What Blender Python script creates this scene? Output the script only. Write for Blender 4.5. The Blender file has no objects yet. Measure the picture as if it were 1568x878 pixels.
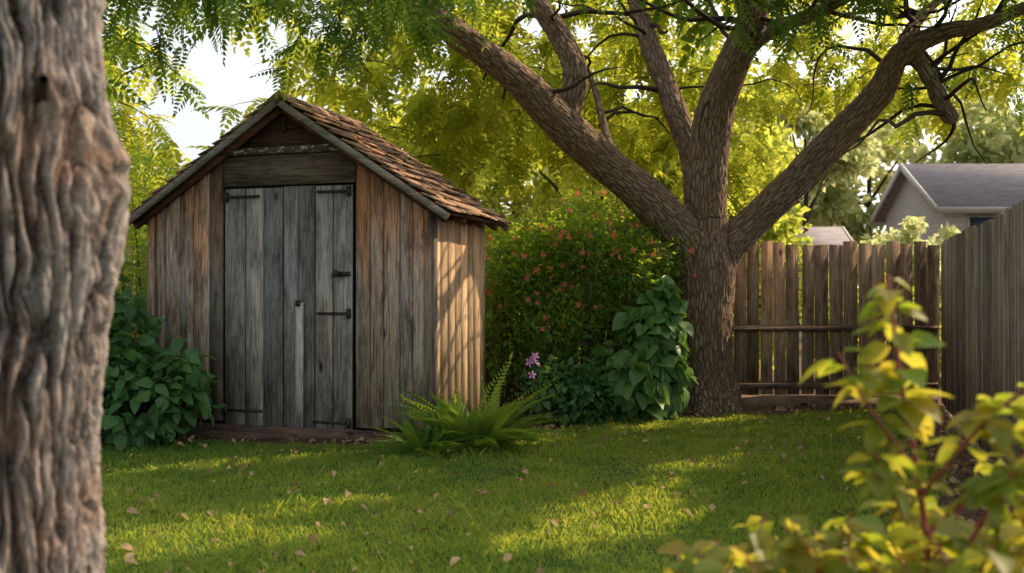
import bpy, math, random
import numpy as np
from mathutils import Vector, Matrix
rng=np.random.default_rng(11); random.seed(5)
scene=bpy.context.scene
SUN_AZ=math.radians(64); SUN_EL=math.radians(36)
S=np.array([math.sin(SUN_AZ)*math.cos(SUN_EL),math.cos(SUN_AZ)*math.cos(SUN_EL),math.sin(SUN_EL)])

# ---------------------------------------------------------------- helpers
_perm=rng.permutation(256)
_grad=rng.normal(size=(256,3)); _grad/=np.linalg.norm(_grad,axis=1)[:,None]
def perlin(P):
    P=np.asarray(P,float); i=np.floor(P).astype(int); f=P-i; u=f*f*f*(f*(f*6-15)+10)
    out=np.zeros(len(P))
    for a in (0,1):
        for b in (0,1):
            for c in (0,1):
                h=_perm[(_perm[(_perm[(i[:,0]+a)&255]+i[:,1]+b)&255]+i[:,2]+c)&255]
                g=_grad[h]; d=f-np.array([a,b,c])
                w=(u[:,0] if a else 1-u[:,0])*(u[:,1] if b else 1-u[:,1])*(u[:,2] if c else 1-u[:,2])
                out+=w*(g*d).sum(1)
    return out*1.5
def fbm(P,o=3):
    r=0;a=1
    for k in range(o):
        r=r+a*perlin(P*2**k+k*17.3); a*=.5
    return r
def unit(v):
    return v/np.maximum(np.linalg.norm(v,axis=-1,keepdims=True),1e-9)

def empty(name,loc=(0,0,0),rot=0):
    e=bpy.data.objects.new(name,None); scene.collection.objects.link(e)
    e.location=loc; e.rotation_euler=(0,0,rot); return e
def mesh_np(name,V,F,mat,attrs=None,smooth=False,parent=None,vattrs=None):
    V=np.ascontiguousarray(V,dtype=np.float32); F=np.ascontiguousarray(F,dtype=np.int32)
    M,k=F.shape
    me=bpy.data.meshes.new(name)
    me.vertices.add(len(V)); me.vertices.foreach_set('co',V.ravel())
    me.loops.add(M*k); me.loops.foreach_set('vertex_index',F.ravel())
    me.polygons.add(M); me.polygons.foreach_set('loop_start',np.arange(0,M*k,k,dtype=np.int32))
    me.update(calc_edges=True)
    if smooth: me.polygons.foreach_set('use_smooth',np.ones(M,dtype=bool))
    for n,a in (attrs or {}).items():
        at=me.attributes.new(n,'FLOAT','POINT'); at.data.foreach_set('value',np.ascontiguousarray(a,dtype=np.float32))
    for n,a in (vattrs or {}).items():
        at=me.attributes.new(n,'FLOAT_VECTOR','POINT'); at.data.foreach_set('vector',np.ascontiguousarray(a,dtype=np.float32).ravel())
    me.materials.append(mat)
    ob=bpy.data.objects.new(name,me); scene.collection.objects.link(ob)
    if parent: ob.parent=parent
    return ob
def instances(tv,tf,T,R,sc):
    tv=np.asarray(tv,float); N=len(T)
    V=np.einsum('nij,mj->nmi',R,tv)*np.asarray(sc).reshape(N,1,-1)+T[:,None,:]
    F=(np.asarray(tf)[None]+(np.arange(N)*len(tv))[:,None,None])
    return V.reshape(-1,3),F.reshape(-1,np.asarray(tf).shape[1])
def frames(d,up):
    d=unit(d); x=unit(np.cross(d,up)); z=np.cross(x,d)
    return np.stack([x,d,z],axis=2)
def catmull(P,n):
    P=np.asarray(P,float); Q=np.vstack([2*P[0]-P[1],P,2*P[-1]-P[-2]]); out=[]
    for i in range(1,len(Q)-2):
        for t in np.linspace(0,1,n,endpoint=False):
            a,b,c,d=Q[i-1:i+3]
            out.append(.5*((2*b)+(c-a)*t+(2*a-5*b+4*c-d)*t*t+(-a+3*b-3*c+d)*t**3))
    out.append(P[-1]); return np.array(out)
def tube(C,r,ns=8,cap=True):
    C=np.asarray(C,float); r=np.asarray(r,float); n=len(C)
    T=unit(np.gradient(C,axis=0)); V=[]
    ref=np.array([0.,1,0]) if abs(T[0][1])<.9 else np.array([1.,0,0])
    x=ref
    for i in range(n):
        x=x-T[i]*x.dot(T[i]); x/=np.linalg.norm(x); y=np.cross(T[i],x)
        a=np.arange(ns)*2*math.pi/ns
        V.append(C[i]+r[i]*(np.cos(a)[:,None]*x+np.sin(a)[:,None]*y))
    V=np.vstack(V); F=[]
    for i in range(n-1):
        b=i*ns
        for j in range(ns):
            k=(j+1)%ns; F.append((b+j,b+k,b+ns+k,b+ns+j))
    if cap:
        V=np.vstack([V,C[0:1],C[-1:]]); a=len(V)-2; e=(n-1)*ns
        for j in range(ns):
            k=(j+1)%ns; F.append((a,k,j,a)); F.append((a+1,e+j,e+k,a+1))
    return V,np.array(F)
class Acc:
    def __init__(s): s.V=[];s.F=[];s.A=[];s.n=0
    def add(s,V,F,a=0.0):
        s.V.append(V); s.F.append(np.asarray(F)+s.n); s.A.append(np.full(len(V),a) if np.isscalar(a) else a); s.n+=len(V)
    def tube(s,C,r,ns=5,a=None):
        V,F=tube(C,r,ns,cap=False); s.add(V,F,random.random() if a is None else a)
    def box(s,x0,x1,y0,y1,z0,z1,a=None,jit=0.0):
        V=np.array([[x0,y0,z0],[x1,y0,z0],[x1,y1,z0],[x0,y1,z0],[x0,y0,z1],[x1,y0,z1],[x1,y1,z1],[x0,y1,z1]],float)
        if jit: V+=rng.uniform(-jit,jit,V.shape)
        s.add(V,BOXF,random.random() if a is None else a)
    def board(s,u0,u1,v0,v1,z0,zl,zr,a=None,lean=0):
        V=np.array([[u0,v0,z0],[u1,v0,z0],[u1,v1,z0],[u0,v1,z0],[u0+lean,v0,zl],[u1+lean,v0,zr],[u1+lean,v1,zr],[u0+lean,v1,zl]],float)
        s.add(V,BOXF,random.random() if a is None else a)
    def obox(s,c,ax,ay,az,h,a=None):
        c=np.array(c,float); ax,ay,az=[np.array(q,float) for q in (ax,ay,az)]
        V=np.array([c+sx*h[0]*ax+sy*h[1]*ay+sz*h[2]*az for sx,sy,sz in [(-1,-1,-1),(1,-1,-1),(1,1,-1),(-1,1,-1),(-1,-1,1),(1,-1,1),(1,1,1),(-1,1,1)]])
        s.add(V,BOXF,random.random() if a is None else a)
    def obj(s,name,mat,parent=None,smooth=False):
        return mesh_np(name,np.vstack(s.V),np.vstack(s.F),mat,{'rnd':np.concatenate(s.A)},smooth,parent)
BOXF=np.array([(0,3,2,1),(4,5,6,7),(0,1,5,4),(1,2,6,5),(2,3,7,6),(3,0,4,7)])

# ---------------------------------------------------------------- materials
class NT:
    def __init__(s,name):
        s.m=bpy.data.materials.new(name); s.m.use_nodes=True; s.t=s.m.node_tree; s.t.nodes.clear()
        s.out=s.t.nodes.new('ShaderNodeOutputMaterial')
    def n(s,typ,**kw):
        nd=s.t.nodes.new(typ)
        for k,v in kw.items(): setattr(nd,k,v)
        return nd
    def l(s,a,b): s.t.links.new(a,b)
    def set(s,sock,v):
        if isinstance(v,bpy.types.NodeSocket): s.l(v,sock)
        else: sock.default_value=(*v,1) if (isinstance(v,tuple) and len(v)==3 and sock.type=='RGBA') else v
    def attr(s,name,vec=False):
        nd=s.n('ShaderNodeAttribute',attribute_name=name); return nd.outputs['Vector' if vec else 'Fac']
    def math(s,op,a,b=0.0,clamp=False):
        nd=s.n('ShaderNodeMath',operation=op,use_clamp=clamp); s.set(nd.inputs[0],a); s.set(nd.inputs[1],b); return nd.outputs[0]
    def vmath(s,op,a,b):
        nd=s.n('ShaderNodeVectorMath',operation=op); s.set(nd.inputs[0],a); s.set(nd.inputs[1],b); return nd.outputs[0]
    def comb(s,x,y,z):
        nd=s.n('ShaderNodeCombineXYZ')
        for i,v in enumerate((x,y,z)): s.set(nd.inputs[i],v)
        return nd.outputs[0]
    def sep(s,v):
        nd=s.n('ShaderNodeSeparateXYZ'); s.l(v,nd.inputs[0]); return nd.outputs
    def mix(s,f,a,b,mode='MIX'):
        nd=s.n('ShaderNodeMix',data_type='RGBA',blend_type=mode); s.set(nd.inputs[0],f); s.set(nd.inputs[6],a); s.set(nd.inputs[7],b); return nd.outputs[2]
    def noise(s,vec,scale,detail=4,rough=.55,dist=0):
        nd=s.n('ShaderNodeTexNoise'); s.l(vec,nd.inputs['Vector']); nd.inputs['Scale'].default_value=scale
        nd.inputs['Detail'].default_value=detail; nd.inputs['Roughness'].default_value=rough; nd.inputs['Distortion'].default_value=dist
        return nd.outputs['Fac']
    def voro(s,vec,scale,feature='F1',rand=1):
        nd=s.n('ShaderNodeTexVoronoi',feature=feature); s.l(vec,nd.inputs['Vector']); nd.inputs['Scale'].default_value=scale
        nd.inputs['Randomness'].default_value=rand
        return nd.outputs['Distance']
    def rng(s,v,a,b,c=0.,d=1.):
        nd=s.n('ShaderNodeMapRange'); s.set(nd.inputs[0],v)
        for i,x in enumerate((a,b,c,d)): nd.inputs[i+1].default_value=x
        return nd.outputs[0]
    def scale(s,v,xyz): return s.vmath('MULTIPLY',v,xyz)
    def pos(s): return s.n('ShaderNodeNewGeometry').outputs['Position']
    def objc(s): return s.n('ShaderNodeTexCoord').outputs['Object']
    def bsdf(s,col,rough=.8,bump=None,bs=.5,bd=.01,spec=.3):
        p=s.n('ShaderNodeBsdfPrincipled'); s.set(p.inputs['Base Color'],col); s.set(p.inputs['Roughness'],rough)
        p.inputs['Specular IOR Level'].default_value=spec
        if bump is not None:
            b=s.n('ShaderNodeBump'); b.inputs['Strength'].default_value=bs; b.inputs['Distance'].default_value=bd
            s.l(bump,b.inputs['Height']); s.l(b.outputs[0],p.inputs['Normal'])
        return p.outputs[0]
    def done(s,sh): s.l(sh,s.out.inputs[0]); return s.m

def leaf_mat(name,dark,light,tr1,tr2,f=.5,rough=.45,spec=.35,nscale=1.5):
    t=NT(name); r=t.attr('rnd'); n=t.noise(t.pos(),nscale,1)
    k=t.math('ADD',t.math('MULTIPLY',r,.6),t.rng(n,.35,.65,0,.4),True)
    c=t.mix(k,dark,light); tc=t.mix(k,tr1,tr2)
    if spec>0: b=t.bsdf(c,rough,spec=spec)
    else:
        d=t.n('ShaderNodeBsdfDiffuse'); t.set(d.inputs[0],c); b=d.outputs[0]
    tr=t.n('ShaderNodeBsdfTranslucent'); t.set(tr.inputs[0],tc)
    m=t.n('ShaderNodeMixShader'); m.inputs[0].default_value=f; t.l(b,m.inputs[1]); t.l(tr.outputs[0],m.inputs[2])
    return t.done(m.outputs[0])

def wood_mat(name,grey,brown,dark,axis='z',zlo=None,zhi=None,blue=None,knots=True,vr=(.55,1.35)):
    """weathered boards; grain along axis. zlo..zhi : brown stain stays under the sheltering eaves"""
    t=NT(name); o=t.objc(); r=t.attr('rnd')
    off=t.comb(t.math('MULTIPLY',r,37.),t.math('MULTIPLY',r,91.),t.math('MULTIPLY',r,53.))
    p=t.vmath('ADD',o,off)
    st={'z':(1,1,.05),'x':(.05,1,1),'y':(1,.05,1)}[axis]
    g=t.scale(p,st)
    wob=t.noise(g,9,3); grain=t.noise(g,70,5,.65,.6); fine=t.noise(g,190,3,.7)
    lw={'z':(1,1,.3),'x':(.3,1,1),'y':(1,.3,1)}[axis]
    big=t.noise(t.scale(p,lw),4.5,5,.62); big2=t.noise(t.scale(t.vmath('ADD',p,(5.,3.,8.)),lw),7,5,.7)
    k=t.rng(big,.36,.64)
    if zlo is not None:
        z=t.sep(o)[2]; zz=t.math('ADD',z,t.math('MULTIPLY',t.math('SUBTRACT',big,.5),2.4))
        k=t.math('MAXIMUM',t.math('MULTIPLY',k,.45),t.rng(zz,zlo,zhi))
    k=t.math('MULTIPLY',k,t.rng(r,0,1,.6,1.25),True)
    c=t.mix(k,grey,brown)
    if blue: c=t.mix(t.rng(wob,.45,.62,0,.6),c,blue)
    c=t.mix(t.rng(big2,.47,.66,0,.85),c,dark)
    c=t.mix(t.rng(grain,.42,.66,0,.88),c,dark)
    c=t.mix(t.rng(fine,.5,.8,0,.5),c,tuple(min(1,x*1.6) for x in grey))
    v=t.rng(r,0,1,*vr)
    c=t.mix(1.0,c,t.comb(v,v,v),'MULTIPLY')
    h=grain
    if knots:
        kv=t.voro(t.scale(p,{'z':(1,1,.45),'x':(.45,1,1),'y':(1,.45,1)}[axis]),3.2)
        kn=t.rng(kv,.035,.085,1,0)
        c=t.mix(t.math('MULTIPLY',kn,.9),c,(.02,.013,.01)); h=t.math('SUBTRACT',h,t.math('MULTIPLY',kn,.6))
    return t.done(t.bsdf(c,.85,h,.8,.007,.2))

def bark_mat(name,vec_attr,c1,c2,c3,s1,depth,lo=.12):
    t=NT(name)
    p=t.attr(vec_attr,True)
    q=t.scale(p,(1,1,lo))
    wv=t.noise(t.scale(p,(1,1,.4)),s1*.35,3)
    qq=t.vmath('ADD',q,t.comb(t.math('MULTIPLY',wv,.05),t.math('MULTIPLY',wv,.04),0.))
    e=t.voro(qq,s1,'DISTANCE_TO_EDGE'); n=t.noise(qq,s1*2.5,5,.65); n2=t.noise(p,3,4)
    h=t.math('ADD',t.rng(e,0,.22),t.math('MULTIPLY',n,1.0))
    c=t.mix(t.rng(h,.35,1.35),c1,c2); c=t.mix(t.rng(n2,.4,.65,0,.6),c,c3)
    return t.done(t.bsdf(c,.9,h,1.,depth,.15))

M_front=wood_mat('weathered_front',(.46,.405,.36),(.62,.25,.09),(.075,.048,.036),'z',1.0,1.95,blue=(.37,.37,.39),vr=(.45,1.45))
M_door=wood_mat('weathered_door',(.45,.435,.43),(.46,.32,.21),(.09,.078,.075),'z',2.0,3.4,blue=(.33,.38,.46),vr=(.5,1.45))
M_side=wood_mat('side_boards',(.76,.57,.38),(.74,.42,.23),(.24,.14,.085),'z',.5,2.2)
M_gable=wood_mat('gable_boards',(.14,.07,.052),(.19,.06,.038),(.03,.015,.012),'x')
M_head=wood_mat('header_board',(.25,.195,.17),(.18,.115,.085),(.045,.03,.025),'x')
M_skid=wood_mat('skid',(.24,.165,.13),(.24,.11,.075),(.045,.03,.025),'x')
M_fasc=wood_mat('fascia',(.42,.38,.36),(.30,.22,.17),(.12,.10,.09),'x',knots=False)
M_shake=wood_mat('shakes',(.58,.39,.27),(.44,.24,.15),(.13,.075,.05),'x',knots=False,vr=(.4,1.4))
M_fback=wood_mat('fence_back',(.62,.47,.33),(.50,.29,.17),(.12,.075,.05),'z',vr=(.45,1.4))
M_fright=wood_mat('fence_right',(.44,.38,.34),(.36,.25,.18),(.12,.09,.075),'z')
M_rail=wood_mat('rail',(.56,.43,.33),(.45,.27,.18),(.13,.09,.065),'x')
def plain(name,c,rough=.7,metal=0):
    t=NT(name); n=t.noise(t.pos(),40,4); c2=t.mix(t.rng(n,.3,.7),c,tuple(x*.55 for x in c))
    return t.done(t.bsdf(c2,rough,n,.3,.003))
M_iron=plain('rusty_iron',(.05,.035,.03),.55)
M_dark=plain('interior_shade',(.015,.012,.01),.9)  # near-black colour stands in for the shade inside, behind the board gaps
t=NT('peeling_paint'); n=t.noise(t.scale(t.objc(),(1,1,3)),14,5,.7); 
M_peel=t.done(t.bsdf(t.mix(t.rng(n,.54,.58),(.11,.07,.055),(.6,.56,.52)),.8,n,.4,.004))

L_near=leaf_mat('leaf_canopy_dark',(.05,.13,.035),(.10,.19,.05),(.13,.27,.03),(.46,.58,.06),.5,spec=0)
L_back=leaf_mat('leaf_canopy_backlit',(.13,.18,.03),(.21,.25,.04),(.44,.55,.05),(.95,.88,.09),.62,spec=0)  # yellower and brighter than the near leaves: backlight put into the colour
L_hedge=leaf_mat('leaf_hedge',(.09,.20,.045),(.18,.33,.065),(.36,.58,.045),(.80,.84,.07),.52,nscale=2.5)
L_big=leaf_mat('leaf_broad',(.11,.24,.075),(.18,.34,.11),(.2,.4,.06),(.36,.54,.09),.35,.4)
L_left=leaf_mat('leaf_left',(.05,.135,.05),(.11,.24,.09),(.13,.32,.045),(.28,.48,.07),.35,.4)
L_fern=leaf_mat('leaf_fern',(.08,.18,.04),(.14,.27,.055),(.26,.45,.035),(.55,.65,.05),.42)
L_bg=leaf_mat('leaf_bg',(.13,.19,.04),(.22,.26,.06),(.5,.62,.08),(.9,.86,.13),.6,nscale=.5,spec=0)
L_haze=leaf_mat('leaf_far_hazed',(.30,.36,.2),(.40,.44,.22),(.62,.68,.3),(.86,.84,.4),.55,nscale=.3,spec=0)  # pale tones put distance haze into the leaf colour
L_fg=leaf_mat('leaf_foreground',(.09,.19,.03),(.24,.19,.05),(.34,.52,.03),(.92,.70,.08),.55,nscale=9)
L_grass=leaf_mat('leaf_grass',(.075,.19,.055),(.14,.28,.085),(.40,.55,.06),(.92,.88,.12),.55,spec=0,nscale=1.2)
L_dead=leaf_mat('leaf_dead',(.24,.13,.06),(.60,.43,.24),(.3,.16,.07),(.55,.38,.16),.2,.6)
M_twig=plain('twig_bark',(.07,.048,.037),.9)
M_redstem=plain('red_stem',(.42,.10,.09),.5)

# ---------------------------------------------------------------- ground
fence_a=np.array([4.7,11.0]); fence_b=np.array([2.66,4.85])
fdir=(fence_b-fence_a)/np.linalg.norm(fence_b-fence_a)
def bed_mask(x,y):
    yb=np.interp(x,[-8,-3.6,-3.1,-.75,-.35,.1,.7,1.5,2.6,3.2,6],[7.9,8.15,8.6,7.85,7.95,8.8,9.6,10.0,10.1,10.6,10.7])
    nz=perlin(np.stack([x*1.7,y*1.7,x*0],1))*.18+perlin(np.stack([x*6,y*6,x*0],1))*.07
    b=np.clip((y-yb+nz)/.12+.5,0,1)
    px=fence_a[0]+(y-fence_a[1])*fdir[0]/fdir[1]
    f=np.clip((x-(px-.42)+nz)/.12+.5,0,1)*(y>3.5)
    return np.maximum(b,f)
xs=np.concatenate([[-600,-200,-80,-30,-14],np.arange(-8,8.01,.08),[14,30,80,200,600]])
ys=np.concatenate([[-600,-200,-60,-20,-6],np.arange(-2,14.01,.08),[20,30,80,200,600]])
X,Y=np.meshgrid(xs,ys); gx=X.ravel(); gy=Y.ravel()
def gz(x,y):
    m=(np.abs(x)<9)&(y>-3)&(y<15)
    return np.where(m,.025*perlin(np.stack([x*.5,y*.5,x*0],1))+.008*perlin(np.stack([x*3,y*3,x*0],1)),0)
G=np.stack([gx,gy,gz(gx,gy)],1); bm=bed_mask(gx,gy)
G[:,2]+=np.where((np.abs(gx)<8)&(gy<14)&(gy>-2),bm*.02*perlin(G*9+5),0)
nx_=len(xs); F=[]
I=np.arange(len(ys)-1)[:,None]*nx_+np.arange(nx_-1)[None]; I=I.ravel()
F=np.stack([I,I+1,I+nx_+1,I+nx_],1)
t=NT('ground_mat'); p=t.pos(); b=t.attr('bed'); n=t.noise(p,2.2,4); n2=t.noise(p,45,5,.7); n3=t.noise(p,9,4)
gr=t.mix(t.rng(n,.35,.65),(.06,.12,.035),(.09,.17,.045)); gr=t.mix(t.rng(n2,.35,.7),gr,(.05,.07,.025))
so=t.mix(t.rng(n3,.35,.65),(.12,.08,.055),(.23,.155,.105)); so=t.mix(t.rng(n2,.45,.7),so,(.05,.035,.026))
t.done(t.bsdf(t.mix(b,gr,so),.95,n2,.8,.02,.1))
ground=mesh_np('ground',G,F,t.m,{'bed':bm},True)

# ---------------------------------------------------------------- grass
def make_grass():
    N=450000
    y=1.6+(11.2-1.6)*rng.random(N)**1.25; x=rng.uniform(-1,1,N)*(1.2+y*.55)
    x=np.clip(x,-6,6)
    m=bed_mask(x,y)<rng.random(N)*.8+.1
    shl=np.stack([x+3.2,y-8.9],1); ca,sa=math.cos(.3124),math.sin(.3124)
    u=shl[:,0]*ca-shl[:,1]*sa; v=shl[:,0]*sa+shl[:,1]*ca
    m&=~((u>-.1)&(u<2.8)&(v>-.06)&(v<1.6))
    m&=(np.hypot(x-2.06,y-10.6)>.42)
    x=x[m];y=y[m];N=len(x)
    cl=perlin(np.stack([x*2,y*2,x*0+3],1)); cl2=perlin(np.stack([x*.8,y*.8,x*0+9],1)); cl3=perlin(np.stack([x*7,y*7,x*0+2],1))
    h=.033*(1+.5*cl+.3*cl2+.45*cl3)*rng.uniform(.6,1.4,N); tall=rng.random(N)<.01; h[tall]*=1.8
    w=.0022+.0007*y/3*rng.uniform(.7,1.3,N)
    a=rng.uniform(0,2*math.pi,N); bend=rng.uniform(.2,.9,N)*h; b=rng.uniform(0,2*math.pi,N)
    z=gz(x,y)-.003
    base=np.stack([x,y,z],1); sd=np.stack([np.cos(a),np.sin(a),a*0],1)*w[:,None]
    bd=np.stack([np.cos(b),np.sin(b),b*0],1)*bend[:,None]
    up=np.array([0,0,1.])
    v0=base-sd; v1=base+sd; v2=base+sd*.7+bd*.3+up*h[:,None]*.6; v3=base+bd+up*h[:,None]
    V=np.stack([v0,v1,v2,v3],1).reshape(-1,3); F=np.arange(N*4).reshape(N,4)
    r=np.clip(rng.random(N)*.7+.3*(cl2+.5)+.25*cl3,0,1)
    mesh_np('grass',V,F,L_grass,{'rnd':np.repeat(r,4)})
make_grass()

# ---------------------------------------------------------------- templates
T_leaf=(np.array([[0,0,0],[-.24,.42,.06],[0,1,-.06],[.24,.42,.06]]),np.array([[0,3,2],[0,2,1]]))
def ovate(w=.34,droop=.25,heart=False):
    ts=[0,.12,.35,.62,.85,1]; ws=[.0,.75 if heart else .5,1,.8,.4,0]; V=[];F=[]
    if heart: ws=[.45,1,1.05,.75,.33,0]
    for tt,ww in zip(ts,ws):
        z=-droop*tt*tt
        y0=tt-(.08 if heart and tt==0 else 0)
        V+= [[-w*ww,y0,z+.10*ww],[0,tt,z],[w*ww,y0,z+.10*ww]]
    for i in range(5):
        b=i*3; F+=[[b,b+1,b+4,b+3],[b+1,b+2,b+5,b+4]]
    return np.array(V),np.array(F)
def frond(npair=7,ll=.24,lw=.045,droop=.25,taper=True,ang=60,t0=.12):
    V=[];F=[]
    def lf(p,d,L,w):
        d=d/np.linalg.norm(d); s=np.cross(d,[0,0,1]); s/=np.linalg.norm(s); b=len(V)
        q=[p,p+d*L*.45+s*w,p+d*L+np.array([0,0,-.15*L]),p+d*L*.45-s*w]; V.extend(q); F.append([b,b+1,b+2,b+3])
    for i in range(npair):
        tt=t0+(1-t0-.08)*i/(npair-1); z=-droop*tt*tt
        k=(math.sin(math.pi*(.25+.7*tt)) if taper else 1)
        for sgn in (-1,1):
            a=math.radians(ang); lf(np.array([0,tt+.01*sgn,z]),np.array([sgn*math.sin(a),math.cos(a),-.25]),ll*k,lw*(.6+.4*k))
    lf(np.array([0,.95,-droop*.9]),np.array([0,1,-.4]),ll*.7,lw)
    V.append(np.array([-.006,0,0]));V.append(np.array([.006,0,0]));V.append(np.array([.004,1,-droop]));V.append(np.array([-.004,1,-droop]))
    n=len(V);F.append([n-4,n-3,n-2,n-1])
    return np.array(V),np.array(F)
T_fr=frond(7,.27,.055)
T_frs=frond(5,.36,.085)
T_frt=frond(4,.42,.13)
T_ov=ovate(); T_heart=ovate(.42,.3,True)

# sun gaps: points that must see the sun through the crown
targets=[]
def line(a,b,r,n):
    for k in np.linspace(0,1,n): targets.append((*(np.array(a)*(1-k)+np.array(b)*k),r))
line((.0,4.85,0),(.95,6.4,0),.16,9); line((.35,5.4,0),(.8,6.1,0),.24,3)
for q in [(1.0,6.85,0,.10),(1.13,7.1,0,.12),(1.46,7.2,0,.10),(1.78,7.65,0,.12),(2.12,7.9,0,.09),(-1.0,5.97,0,.15),(-1.15,5.85,0,.09)]: targets.append(q)
line((-2.3,4.95,0),(-1.45,5.6,0),.14,7); line((-1.9,4.7,0),(-1.35,5.0,0),.11,4)
for z in (.5,.8,1.1,1.4,1.7,2.0):
    for q in ((-.6,8.2),(-.47,8.55),(-.32,9.0)): targets.append((*q,z,.34))
for z in np.arange(.2,2.5,.2): targets.append((-1.05,2.5,z,.45))
for z in (.5,.7,.9,1.1,1.3): targets.append((.95,2.25,z,.42)); targets.append((.6,2.25,z*.7,.3))
for q in [(-.7,8.6,2.3,.5),(-1.0,9.0,2.6,.45),(-1.5,9.2,2.7,.35),(.8,10.3,2.0,.55),(.2,10.2,1.6,.5),(1.3,10.4,1.9,.5),(.5,10.3,2.2,.4),(2.3,10.5,1.3,.25),(2.9,10.3,2.5,.3),(3.4,10.1,2.9,.3),(-.5,7.85,.2,.25),(3.0,10.9,1.5,.35),(3.8,10.9,1.4,.35),(1.2,10.1,2.6,.3)]: targets.append(q)
TG=np.array(targets)
def carve(P,mg=.08):
    keep=np.ones(len(P),bool); nz=1+.45*perlin(P*5.0)
    for T in TG:
        w=P-T[:3]; al=w@S; pr=np.linalg.norm(w-al[:,None]*S,axis=1)
        keep&=~((al>.9)&(pr<(T[3]+mg)*nz))
    return keep

def canopy(name_obj,boxes,tmpl,mat,fl,parent,nf=12,thr=-.05,nscale=.9,carved=True,twigs=True,ground=False,mg=.08):
    FP=[];FD=[];acc=Acc()
    for (x0,x1,y0,y1,z0,z1,cnt) in boxes:
        P=np.stack([rng.uniform(x0,x1,cnt),rng.uniform(y0,y1,cnt),rng.uniform(z0,z1,cnt)],1)
        if ground: P[:,:2]+=S[None,:2]*(P[:,2]/S[2])[:,None]
        P=P[perlin(P*nscale)>thr]
        if carved: P=P[carve(P,.0)]
        for p in P:
            a=rng.uniform(0,2*math.pi); d=np.array([math.cos(a),math.sin(a),rng.uniform(-.5,.35)]); L=rng.uniform(.45,.95)
            pts=[p]
            for k in range(4):
                pts.append(pts[-1]+unit(d)*L/4); d=d+np.array([rng.normal()*.2,rng.normal()*.2,-.28])
            C=np.array(pts)
            if twigs: acc.tube(C,[.008,.007,.005,.003,.002],3)
            tt=np.sort(rng.uniform(.1,4,nf)); i=np.minimum(tt.astype(int),3); q=C[i]+(C[i+1]-C[i])*(tt-i)[:,None]
            seg=unit(C[i+1]-C[i]); side=unit(np.cross(seg,rng.normal(size=(nf,3))))
            dd=unit(seg*.6+side*.8+np.array([0,0,-.35])+rng.normal(size=(nf,3))*.2)
            FP.append(q);FD.append(dd)
    P=np.vstack(FP);D=np.vstack(FD)
    if carved:
        k=carve(P+D*fl*.5,mg); P=P[k];D=D[k]
    up=unit(np.array([0,0,1.])+rng.normal(size=P.shape)*.45); R=frames(D,up)
    sc=fl*rng.uniform(.7,1.3,len(P))
    V,F=instances(tmpl[0],tmpl[1],P,R,sc)
    mesh_np(name_obj,V,F,mat,{'rnd':np.repeat(np.clip(rng.normal(.5,.25,len(P)),0,1),len(tmpl[0]))},parent=parent)
    if twigs: acc.obj(name_obj+'_twigs',M_twig,parent)

# ---------------------------------------------------------------- main tree
tree=empty('shade_tree')
limbs=[
 ([(2.06,10.6,-.15),(2.06,10.6,.1),(2.05,10.6,.5),(2.05,10.6,1.1),(2.06,10.6,1.55),(2.08,10.6,1.9)],[.42,.36,.315,.30,.32,.27]),
 ([(1.98,10.6,1.45),(1.86,10.56,1.80),(1.54,10.4,2.13),(1.0,10.1,2.54),(.49,9.8,2.92),(.04,9.5,3.30),(-.51,9.2,3.66),(-.97,9.0,3.91),(-1.39,8.7,4.04),(-2.09,8.3,4.2),(-2.9,7.8,4.5)],[.25,.24,.215,.19,.175,.15,.13,.115,.1,.08,.05]),
 ([(.49,9.85,2.87),(.65,9.88,3.39),(.49,10,3.84),(.27,10,4.17),(.04,10,4.56),(-.2,10.1,5.4)],[.13,.13,.115,.1,.085,.05]),
 ([(2.07,10.6,1.6),(2.07,10.6,2.43),(2.13,10.6,3.05),(2.27,10.5,3.54),(2.46,10.4,3.97),(2.6,10.4,4.31),(2.8,10.3,4.9),(3.1,10.2,5.9)],[.24,.22,.21,.18,.155,.13,.1,.05]),
 ([(2.03,10.75,2.1),(1.99,11.0,2.76),(1.82,11.3,3.39),(1.65,11.6,4.07),(1.49,11.9,4.76),(1.3,12.2,5.8)],[.15,.145,.13,.12,.1,.05]),
 ([(2.15,10.6,1.5),(2.30,10.58,1.76),(2.59,10.5,2.04),(2.98,10.3,2.46),(3.35,10.1,2.87),(3.64,9.9,3.22),(3.76,9.7,3.54),(4.05,9.4,3.71),(4.45,9.1,3.75),(5.2,8.8,4.1)],[.22,.20,.175,.165,.155,.145,.115,.085,.065,.04]),
 ([(3.74,9.72,3.52),(3.85,9.7,3.62),(4.05,9.65,3.33),(4.2,9.65,3.05),(4.3,9.65,2.92)],[.09,.08,.075,.085,.06]),
 ([(2.30,10.5,3.6),(2.65,10.3,3.95),(3.2,10.0,4.15),(3.9,9.8,4.6)],[.1,.085,.065,.04]),
 ([(2.46,10.4,3.97),(2.3,10.1,4.4),(2.0,9.8,4.9)],[.09,.07,.04]),
 ([(1.2,10.2,2.4),(1.0,10.5,2.9),(.9,10.9,3.5),(.6,11.2,4.2)],[.05,.045,.04,.03]),
 ([(3.76,9.7,3.54),(4.1,10.1,4.0),(4.7,10.6,4.5)],[.08,.065,.04]),
]
for a in (.3,1.4,2.3,3.4,4.4,5.4):
    c,s=math.cos(a),math.sin(a); limbs.append(([(2.06+.12*c,10.6+.12*s,.42),(2.06+.27*c,10.6+.27*s,.13),(2.06+.46*c,10.6+.46*s,-.05)],[.14,.12,.07]))
acc=Acc(); segs=[]
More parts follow.
